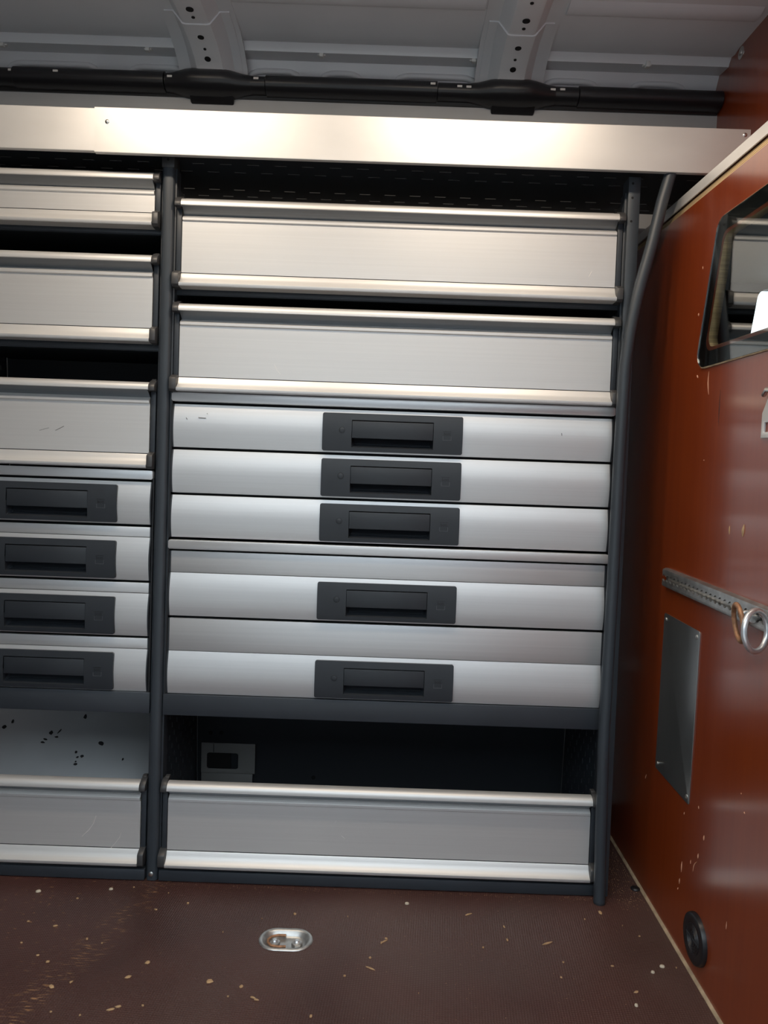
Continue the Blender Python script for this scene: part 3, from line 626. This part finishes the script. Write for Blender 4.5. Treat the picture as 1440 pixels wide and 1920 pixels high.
    em.box(lx-0.0095, lx-0.0088, wl_, wl_+0.0008, lv-0.0093, lv-0.001).box(lx+0.0088, lx+0.0095, wl_, wl_+0.0008, lv-0.0093, lv-0.001)
    S(em, 'emblem_frame', LOGO, smooth=0)
    S(MB().box(lx-0.0095, lx+0.0095, wl_, wl_+0.0008, lv+0.0092, lv+0.0100), 'emblem_bar', LOGOD, smooth=0)
    S(MB().add([(lx+v[0]*0.92, wl_-0.0002, lv+0.0040+v[1]*1.05) for v in TXT[0]], TXT[1]), 'emblem_lettering', LOGOD, smooth=0)
    return d
def cabinet(bay, v0, v1, label, strip=None):
    a, b = BAYS[bay]; CO = ((a+b)/2, 0, v0); t = thing('drawer_cabinet', CO, label, 'drawer cabinet', frame=RK)
    MB().box(a+0.0045, b-0.0045, 0.034, 0.275, v0+0.001, v1-0.001).build('housing', INNER, t, CO)
    for e0, e1 in ((a+0.0040, a+0.0075), (b-0.0075, b-0.0040)): MB().box(e0, e1, -0.003, 0.034, v0+0.001, v1-0.02).build('edge_trim', BLACK, t, CO)
    if strip:
        s1, s0 = strip; c = 0.003; x0, x1 = a+0.006, b-0.006
        pr = [(x0+c, s0), (x1-c, s0), (x1, s0+c), (x1, s1-c), (x1-c, s1), (x0+c, s1), (x0, s1-c), (x0, s0+c)]
        MB().prism_y(pr, -0.010, 0.009).build('top_strip', ALUD, t, CO, bevel=0.0012)
    return t, CO
D_ = -0.002
V = lambda x, y, w_=D_: rv(x, y, w_)
c1, O1 = cabinet('R', V(315, 1008.5), V(323, 733), 'upper drawer cabinet of the wide bay with three equal drawers', (V(323, 734.5, -.01), V(323, 751.5, -.01)))
dA = drawer(c1, O1, 'R', V(325, 756.6), V(323, 837.8))
for a, b in (((349, 783), (351, 786)), ((372, 783), (386, 784)), ((1053, 812), (1053.5, 817)), ((388, 775), (389, 776))):
    q = [rk(*z, -0.0095) for z in (a, b)]; MB().tube([(u_, -0.0095, v_) for u_, v_ in q], 0.0007, 6).build('fleck', DARKS, dA, O1)
drawer(c1, O1, 'R', V(322, 842), V(320, 922.8)); drawer(c1, O1, 'R', V(320, 926.8), V(318, 1006.2))
c2, O2 = cabinet('R', V(308, 1300.5), V(316, 1010.5), 'lower drawer cabinet of the wide bay with two tall drawers', (V(317, 1011.5, -.01), V(317, 1028.8, -.01)))
drawer(c2, O2, 'R', V(316, 1072.3), V(314, 1153.5), V(317, 1032)); drawer(c2, O2, 'R', V(312, 1219), V(309, 1299), V(313, 1158))
c3, O3 = cabinet('L', V(284, 1298), V(294, 881), 'drawer cabinet of the narrow bay with four small drawers', (V(294, 882.5, -.01), V(294, 900, -.01)))
drawer(c3, O3, 'L', V(289, 904), V(288, 984.3)); drawer(c3, O3, 'L', V(287, 1008), V(286, 1089.3), V(288, 989)); drawer(c3, O3, 'L', V(285, 1113), V(284, 1193.5), V(286, 1093.5)); drawer(c3, O3, 'L', V(283, 1217.5), V(281, 1297), V(284, 1197.5))

# ---- slotted top shelf and its aluminium fascia
SZ = 1.637
O = (-0.25, 0.0, SZ); t = thing('slotted_shelf', O, 'long dark shelf with rows of narrow slots above the rack', 'shelf')
rows = []; yy = 0.004
sp = 0.0625; 
ry = [0.092, 0.140, 0.256, 0.304]
x_ref = on_z(372.5, 308, SZ).x; x_ref2 = on_z(401, 323, SZ).x
for i, r_ in enumerate(ry):
    rows.append((yy, r_-0.0022, [])); xr_ = x_ref if i % 2 == 0 else x_ref2; hs = []
    k = math.ceil((-1.29-xr_)/sp)
    while xr_+k*sp < XU-0.03: hs.append((xr_+k*sp-0.0135, xr_+k*sp+0.0135)); k += 1
    rows.append((r_-0.0022, r_+0.0022, hs)); yy = r_+0.0022
rows.append((yy, 0.33, []))
slotted(MB(), -1.3, XU-0.004, rows, lambda a, b: (a, b, SZ)).build('deck', INNER, t, O, smooth=0, solid=0.0015)
MB().box(-1.3, 0.74, 0.0045, 0.0065, SZ+0.002, SZ+0.04).build('front_fold', INNER, t, O)
def fascia(x0, x1, y0, z0, z1, label):
    O = ((x0+x1)/2, y0, z0); t = thing('fascia_panel', O, label, 'fascia')
    MB().prism_x([(y0, z0+0.001), (y0+0.0006, z0), (y0+0.012, z0), (y0+0.012, z0+0.0012), (y0+0.0016, z0+0.0012), (y0+0.0016, z1-0.0012), (y0+0.014, z1-0.0012), (y0+0.014, z1), (y0+0.0006, z1), (y0, z1-0.001)], x0, x1).build('sheet', FASC, t, O, smooth=25)
    return t, O
fz1 = on_y(700, 218, 0).z; fz0 = on_y(700, 303, 0).z
fxs = on_y(177, 240, 0).x; fxe = on_y(1405, 290, 0).x
zl1 = on_y(90, 192.5, 0.002).z; zl0 = on_y(90, 277, 0.002).z
t, O = fascia(-1.3, fxs+0.03, 0.0018, fz0+0.003, fz1-0.002, 'short aluminium fascia piece lapped under the long one, above the narrow bay')
t, O = fascia(fxs, fxe, 0.0, fz0, fz1, 'long plain aluminium fascia strip above the wide bay, running over the partition top')
for px, py in ((1397, 253), (201, 228)):
    p = on_y(px, py, 0); MB().lathe((p.x, 0, p.z), (0, -1, 0), [(0.0045, 0), (0.0045, 0.0008), (0.003, 0.002), (0.001, 0.0024)], 14).build('rivet', SCREW, t, O)

# ---- grey conduit in front of the right upright, bending towards the partition at the top
cw = -0.037
pts = [(1257, 326), (1249, 353), (1241, 380), (1232, 418), (1223, 455), (1212, 494), (1201.5, 530), (1193, 565), (1186, 597), (1180, 628), (1176, 655), (1172, 685), (1169.5, 713), (1162, 840), (1146, 1140), (1131, 1400), (1124, 1679)]
pth = []
for a, b in pts:
    u_, v_ = rk(a, b, cw); pth.append(RK @ Vector((u_, cw, max(v_, 0.0))))
pth[-1].z = 0.001
O = tuple(pth[-1]); t = thing('conduit_pipe', O, 'grey conduit pipe rising beside the rack and bending towards the partition', 'pipe')
n = 14; 
MB().tube(pth, 0.0128, 20).build('pipe', POST, t, O, smooth=60)
MB().tube([pth[-1]+Vector((0, 0, 0.0)), pth[-1]+Vector((0, 0, 0.004))], 0.0132, 20).build('end_cap', PLAS, t, O)

# ================================================================== THINGS ON THE PARTITION
# steel cover plate with four screws
A = [on_x(1247, 1148, XP), on_x(1312, 1184, XP), on_x(1295, 1511, XP), on_x(1230, 1440, XP)]
ya, yb = (A[0].y+A[3].y)/2, (A[1].y+A[2].y)/2; za, zb = (A[2].z+A[3].z)/2, (A[0].z+A[1].z)/2
O = (XP, (ya+yb)/2, za); t = thing('cover_plate', O, 'rectangular steel cover plate screwed to the red partition', 'plate')
cp = rounded([(yb, za), (ya, za), (ya, zb), (yb, zb)], 0.006, 4)
MB().loft([[(XP-0.0018, a, b) for a, b in cp], [(XP, a, b) for a, b in cp]]).build('plate', STEEL, t, O, bevel=0.0004)
for a in (ya-0.010, yb+0.012):
    for b in (za+0.013, zb-0.013):
        MB().lathe((XP-0.0018, a, b), (-1, 0, 0), [(0.0048, 0), (0.0048, 0.001), (0.003, 0.0026), (0.001, 0.003)], 14).build('screw', SCREW, t, O)
# lashing rail
z0, z1_ = 0.722, 0.764; ye, yf = -0.018, -0.98; O = (XP, (ye+yf)/2, z0); zc = (z0+z1_)/2
t = thing('lashing_rail', O, 'galvanised lashing rail with scalloped slots fixed across the red partition', 'rail')
MB().box(XP-0.003, XP, yf, ye, z0+0.004, z1_-0.004).build('back_web', GALV, t, O)
for s in (-1, 1):
    e = zc+s*0.021
    pr = [(XP, e), (XP-0.006, e), (XP-0.0115, e-s*0.003), (XP-0.0125, e-s*0.006), (XP-0.0125, e-s*0.0085), (XP-0.010, e-s*0.0085), (XP-0.009, e-s*0.005), (XP-0.005, e-s*0.003), (XP, e-s*0.003)]
    MB().prism_y(pr, yf, ye).build('rail_flange', GALV, t, O, smooth=40)
    mb = MB(); pit = 0.020; k = int((ye-yf)/pit); n = 10
    for c in range(k):
        yc = ye-pit*(c+0.5); top_, inn = [], []
        for i in range(n+1):
            d = -pit/2+pit*i/n; h = max(0.0035, math.sqrt(max(0, 0.0078**2-d*d))); top_.append((yc-d, e-s*0.008)); inn.append((yc-d, zc+s*h))
        for i in range(n):
            q = [top_[i], top_[i+1], inn[i+1], inn[i]]
            mb.loft([[(XP-0.0122, a, b) for a, b in q], [(XP-0.0085, a, b) for a, b in q]], True, True)
    mb.build('scalloped_lip', GALV, t, O, smooth=30)
# two ring fittings on the rail
def ring_fitting(c, nrm, Rr, rr, m_, label, yb0, yb1):
    O = (XP-0.0125, c[1], zc); t = thing('lashing_ring', O, label, 'ring', group=None)
    MB().torus(c, nrm, Rr, rr).build('ring', m_, t, O, smooth=180)
    MB().tube([(XP-0.019, yb0, zc-0.003), (XP-0.019, yb1, zc-0.003)], 0.0068, 16).build('stud_bar', GALV, t, O, bevel=0.001)
    for y in (yb0-0.008, yb1+0.008): MB().tube([(XP-0.019, y, zc-0.003), (XP-0.006, y, zc)], 0.0055, 12).build('stud', GALV, t, O)
    MB().torus((XP-0.019, (yb0+yb1)/2, zc-0.003), (0, 1, 0), 0.0085, 0.0030, 20, 8).build('collar', GALV, t, O, smooth=180)
c = on_x(1385, 1168, 0.600); ring_fitting((0.600, c.y, c.z), (0.95, -0.20, 0.15), 0.031, 0.0042, RUST, 'rust-brown steel ring hanging from the lashing rail', c.y+0.022, c.y-0.022)
c = on_x(1417, 1183, 0.588); ring_fitting((0.588, c.y, c.z), (0.55, -0.83, 0.1), 0.032, 0.0045, CHROME, 'shiny zinc-plated ring hanging from the lashing rail', c.y-0.006, c.y-0.062)
# round black cap low on the partition
c = on_x(1297, 1760, XP-0.010); O = (XP, c.y, c.z); t = thing('round_cap', O, 'round black plastic cap with moulded ribs low on the red partition', 'cap')
RC = 0.0465
MB().lathe((XP, c.y, c.z), (-1, 0, 0), [(RC+0.0015, 0), (RC+0.0015, 0.003), (RC, 0.0080), (RC-0.002, 0.0092), (RC-0.014, 0.0092), (RC-0.016, 0.0082), (0.001, 0.0082)], 48).build('disc', BLACK, t, O, smooth=40)
for r_ in (0.012, 0.017, 0.022, 0.027): MB().torus((XP-0.0082, c.y, c.z), (1, 0, 0), r_, 0.0010, 36, 6).build('moulded_rib', DUCT, t, O)
for a in (0.0, math.pi/2): MB().tube([(XP-0.0084, c.y+0.029*math.sin(a), c.z+0.029*math.cos(a)), (XP-0.0084, c.y-0.029*math.sin(a), c.z-0.029*math.cos(a))], 0.0016, 8).build('cross_rib', DUCT, t, O)
for s in (-1, 1): MB().box(XP-0.0096, XP-0.0080, c.y-0.0012, c.y+0.0012, c.z+s*0.022-0.006, c.z+s*0.022+0.006).build('glint_bar', SCREW, t, O)  # bright bars modelled in place of glints on the cap
# latch plate at the edge
p = on_x(1430, 822, XP); q = on_x(1438, 680, XP); O = (XP, p.y-0.03, p.z); t = thing('latch_plate', O, 'pale metal latch plate with a rectangular slot on the red partition below the window', 'plate')
lh = subdiv([(p.y-0.045, p.z+0.010), (p.y-0.009, p.z+0.010), (p.y-0.009, p.z+0.026), (p.y-0.045, p.z+0.026)], 4)
MB().plate_hole((p.y-0.060, p.y, p.z, q.z+0.004), lh, lambda a, b, tt: (tt, a, b), XP-0.004, XP).build('plate', TRIM, t, O, bevel=0.0008)
MB().tube([(XP-0.006, p.y-0.058, p.z+0.075), (XP-0.014, p.y-0.03, p.z+0.078), (XP-0.006, p.y-0.006, p.z+0.072)], 0.004, 10).build('latch_bar', SCREW, t, O)

# ================================================================== THINGS ON THE FLOOR
O = (OX, OY, 0.0); t = thing('floor_anchor', O, 'oval zinc lashing anchor dish set into the brown floor', 'anchor')
levels = [(0.0555, 0.0365, 0.0004), (0.0545, 0.0355, 0.0022), (0.0505, 0.0315, 0.0028), (0.046, 0.027, 0.0006), (0.0425, 0.0235, -0.0065), (0.038, 0.019, -0.0095), (0.020, 0.006, -0.0098)]
MB().loft([[(x, y, z) for x, y in stadium(OX, OY, hl, r)] for hl, r, z in levels], True, False).add([], []).build('dish', GALV, t, O, smooth=60)
MB().prism_z(stadium(OX, OY, 0.030, 0.0155), -0.0104, -0.0094).build('dish_base', GALV, t, O)
for s in (-1, 1):
    MB().prism_z([(OX+s*0.0225+0.0115*math.cos(a), OY+0.0115*math.sin(a)) for a in [math.pi/3*k+0.3 for k in range(6)]], -0.0096, -0.0045).build('bolt_head', GALV, t, O, bevel=0.001)
    MB().lathe((OX+s*0.0225, OY, -0.0046), (0, 0, 1), [(0.0065, 0), (0.006, 0.0025), (0.004, 0.0045), (0.001, 0.005)], 16).build('bolt_dome', CHROME, t, O)
MB().tube([(OX+0.002, OY-0.017, -0.003), (OX-0.014, OY-0.0185, -0.003), (OX-0.028, OY-0.0155, -0.003), (OX-0.0355, OY-0.006, -0.003), (OX-0.0365, OY+0.003, -0.003), (OX-0.031, OY+0.013, -0.003), (OX-0.018, OY+0.0185, -0.003), (OX-0.002, OY+0.0185, -0.003)], 0.0026, 10).build('swivel_ring', RUST, t, O, smooth=60)

def chip(px, py, L, W_, ang, m_=CHIP, thick=0.0022, pebble=False):
    p = on_z(px, py, 0); n = 9 if pebble else 6; pts = []
    for k in range(n):
        a = 2*math.pi*k/n; r = 1 if pebble else random.uniform(.6, 1.15)
        dx, dy = L*r*math.cos(a), W_*r*math.sin(a); pts.append((p.x+dx*math.cos(ang)-dy*math.sin(ang), p.y+dx*math.sin(ang)+dy*math.cos(ang)))
    cx = sum(q[0] for q in pts)/n; cy = sum(q[1] for q in pts)/n; sc_ = lambda k: [(cx+(a-cx)*k, cy+(b-cy)*k) for a, b in pts]
    mb = MB().loft([[(a, b, 0.0002) for a, b in pts], [(a, b, thick*.6) for a, b in sc_(.95)], [(a, b, thick) for a, b in sc_(.6)]])
    o = mb.build('pebble' if pebble else 'wood_chip', m_, None, (p.x, p.y, 0), smooth=60 if pebble else 0)
    if pebble: tag(o, 'smooth pale pebble lying on the brown floor', 'pebble', 'pale pebbles on the floor')
    elif L > 2.2*W_ or W_ > 2.2*L: tag(o, 'long thin tan wood splinter lying on the brown floor', 'wood splinter', 'wood splinters on the floor')
    else: tag(o, 'small tan wood chip lying on the brown floor', 'wood chip', 'wood chips on the floor')
for a in [(72,1672,.0060,.0040,.3),(208,1668,.0048,.0028,.2),(1241.5,1813,.0052,.0042,0),(1224,1824,.0040,.0030,0),(763,1695,.0050,.0034,0),(1193,1886,.0032,.0036,0)]:
    chip(*a, m_=CHIPW, pebble=True, thick=0.004)
for a in [(103,1736.5,.006,.0036,.2),(89.5,1804,.0048,.0034,0),(277.5,1805,.0062,.0068,.6),(239.5,1832.5,.0065,.0050,.5),(392,1841,.0072,.0068,0),(96,1850,.007,.0045,-.4),(145,1685,.003,.0022,0),(352,1694,.004,.0046,.8),(71,1791.5,.0034,.0022,0),(40,1768,.0036,.0022,.2),(53,1728,.0032,.0022,0),(1126,1712,.0040,.0075,.2),(1027,1769,.0125,.0030,.45),(1096,1724,.002,.002,0),(1199,1756,.0022,.002,0),(1193,1860,.0055,.0034,.4),(1148,1812,.0034,.0022,0),(553,1714,.0042,.0052,.4),(878,1715,.0090,.0024,.45),(720,1766,.0095,.0022,.7),(724,1760,.0045,.0026,.1),(715,1768,.0022,.0048,0),(694,1796,.003,.0034,0),(694,1816,.011,.0018,-.5),(646,1830,.003,.0026,0),(452,1850,.0040,.0040,.3),(474,1871,.0085,.0026,-.3),(480,1875,.006,.0016,-.2),(583,1906,.0036,.0034,0),(951,1763,.0028,.0042,.1),(945,1738,.002,.0052,.3),(906,1777,.0026,.0032,0),(1056,1805,.0022,.0026,0),(251,1664,.0018,.0016,0),(316,1675,.0016,.0022,0),(418,1748,.0016,.0024,.2),(133,1842,.0046,.0022,.9),(163,1761,.0030,.0040,.2),(191,1769,.0030,.0024,.6),(292,1706,.005,.0020,-.2),(209,1893,.009,.0035,.3),(222,1888,.006,.0030,.2),(150,1904,.002,.002,0),(95,1898,.0026,.0018,0),(268,1886,.0030,.0034,.7),(427,1869,.0022,.0018,0),(652,1719,.0014,.0016,0),(491,1723,.0014,.0016,0),(785,1863,.001,.0018,0),(1167,1736,.0014,.002,0),(1268,1815,.0014,.0022,0),(1052,1833,.0020,.0030,.4)]:
    chip(*a)
p = on_z(1191, 1667, 0)
t = thing('floor_bolt', (p.x, p.y, 0), 'black round bolt cover on the dusty floor beside the partition', 'bolt'); O = (p.x, p.y, 0)
MB().lathe((p.x, p.y, 0.0003), (0, 0, 1), [(0.011, 0), (0.011, 0.002), (0.008, 0.0045), (0.002, 0.005)], 18).build('cover', BLACK, t, O, smooth=50)
# dust and crumbs along the rack foot and in the gap by the partition
mb = MB(); rnd = random.Random(3)
def crumb(x, y, s):
    a = rnd.random()*6.28; vs = [(x+s*math.cos(a+k*2.1), y+s*math.sin(a+k*2.1), 0.0001) for k in range(3)] + [(x, y, s*0.8)]; mb.add(vs, [(0, 1, 3), (1, 2, 3), (2, 0, 3), (0, 2, 1)])
for _ in range(520):
    y = rnd.uniform(-0.06, 0.33); x = 0.56 + (XP-0.01-0.56)*rnd.random(); crumb(x, y, rnd.uniform(.0004, .0013))
for _ in range(420):
    x = rnd.uniform(-0.52, 0.60); crumb(x, -0.017-abs(rnd.gauss(0, 0.010)), rnd.uniform(.0004, .0010))
for _ in range(260): crumb(rnd.uniform(-0.85, 0.60), rnd.uniform(-0.42, -0.03), rnd.uniform(.0004, .0010))
tag(mb.build('dust_crumbs', CHIP, None, (0, 0, 0), smooth=0), 'scattered pale dust and crumbs on the floor along the rack', 'dust', kind='stuff')

# ================================================================== LAMPS (roof lights over the sliding door)
def lamp(x, y, power, label):
    O = (x, y, ROOFZ); t = thing('roof_lamp', O, label, 'lamp', 'roof lamps')
    MB().box(x-0.25, x+0.25, y-0.042, y+0.042, ROOFZ-0.022, ROOFZ).build('lamp_housing', CAPM, t, O, bevel=0.004)
    ld = bpy.data.lights.new('roof_lamp_light', 'AREA'); ld.shape = 'RECTANGLE'; ld.size = 0.46; ld.size_y = 0.06; ld.energy = power; ld.color = (1.0, 0.84, 0.66)
    lo = bpy.data.objects.new('roof_lamp_light', ld); COL.objects.link(lo); lo.parent = t; lo.location = (0, 0, -0.0235)
lamp(-0.55, -0.42, 4.2, 'long roof lamp in a dark housing, facing the narrow bay')
lamp(0.22, -0.42, 4.2, 'long roof lamp in a dark housing, between the roof bow and the partition')
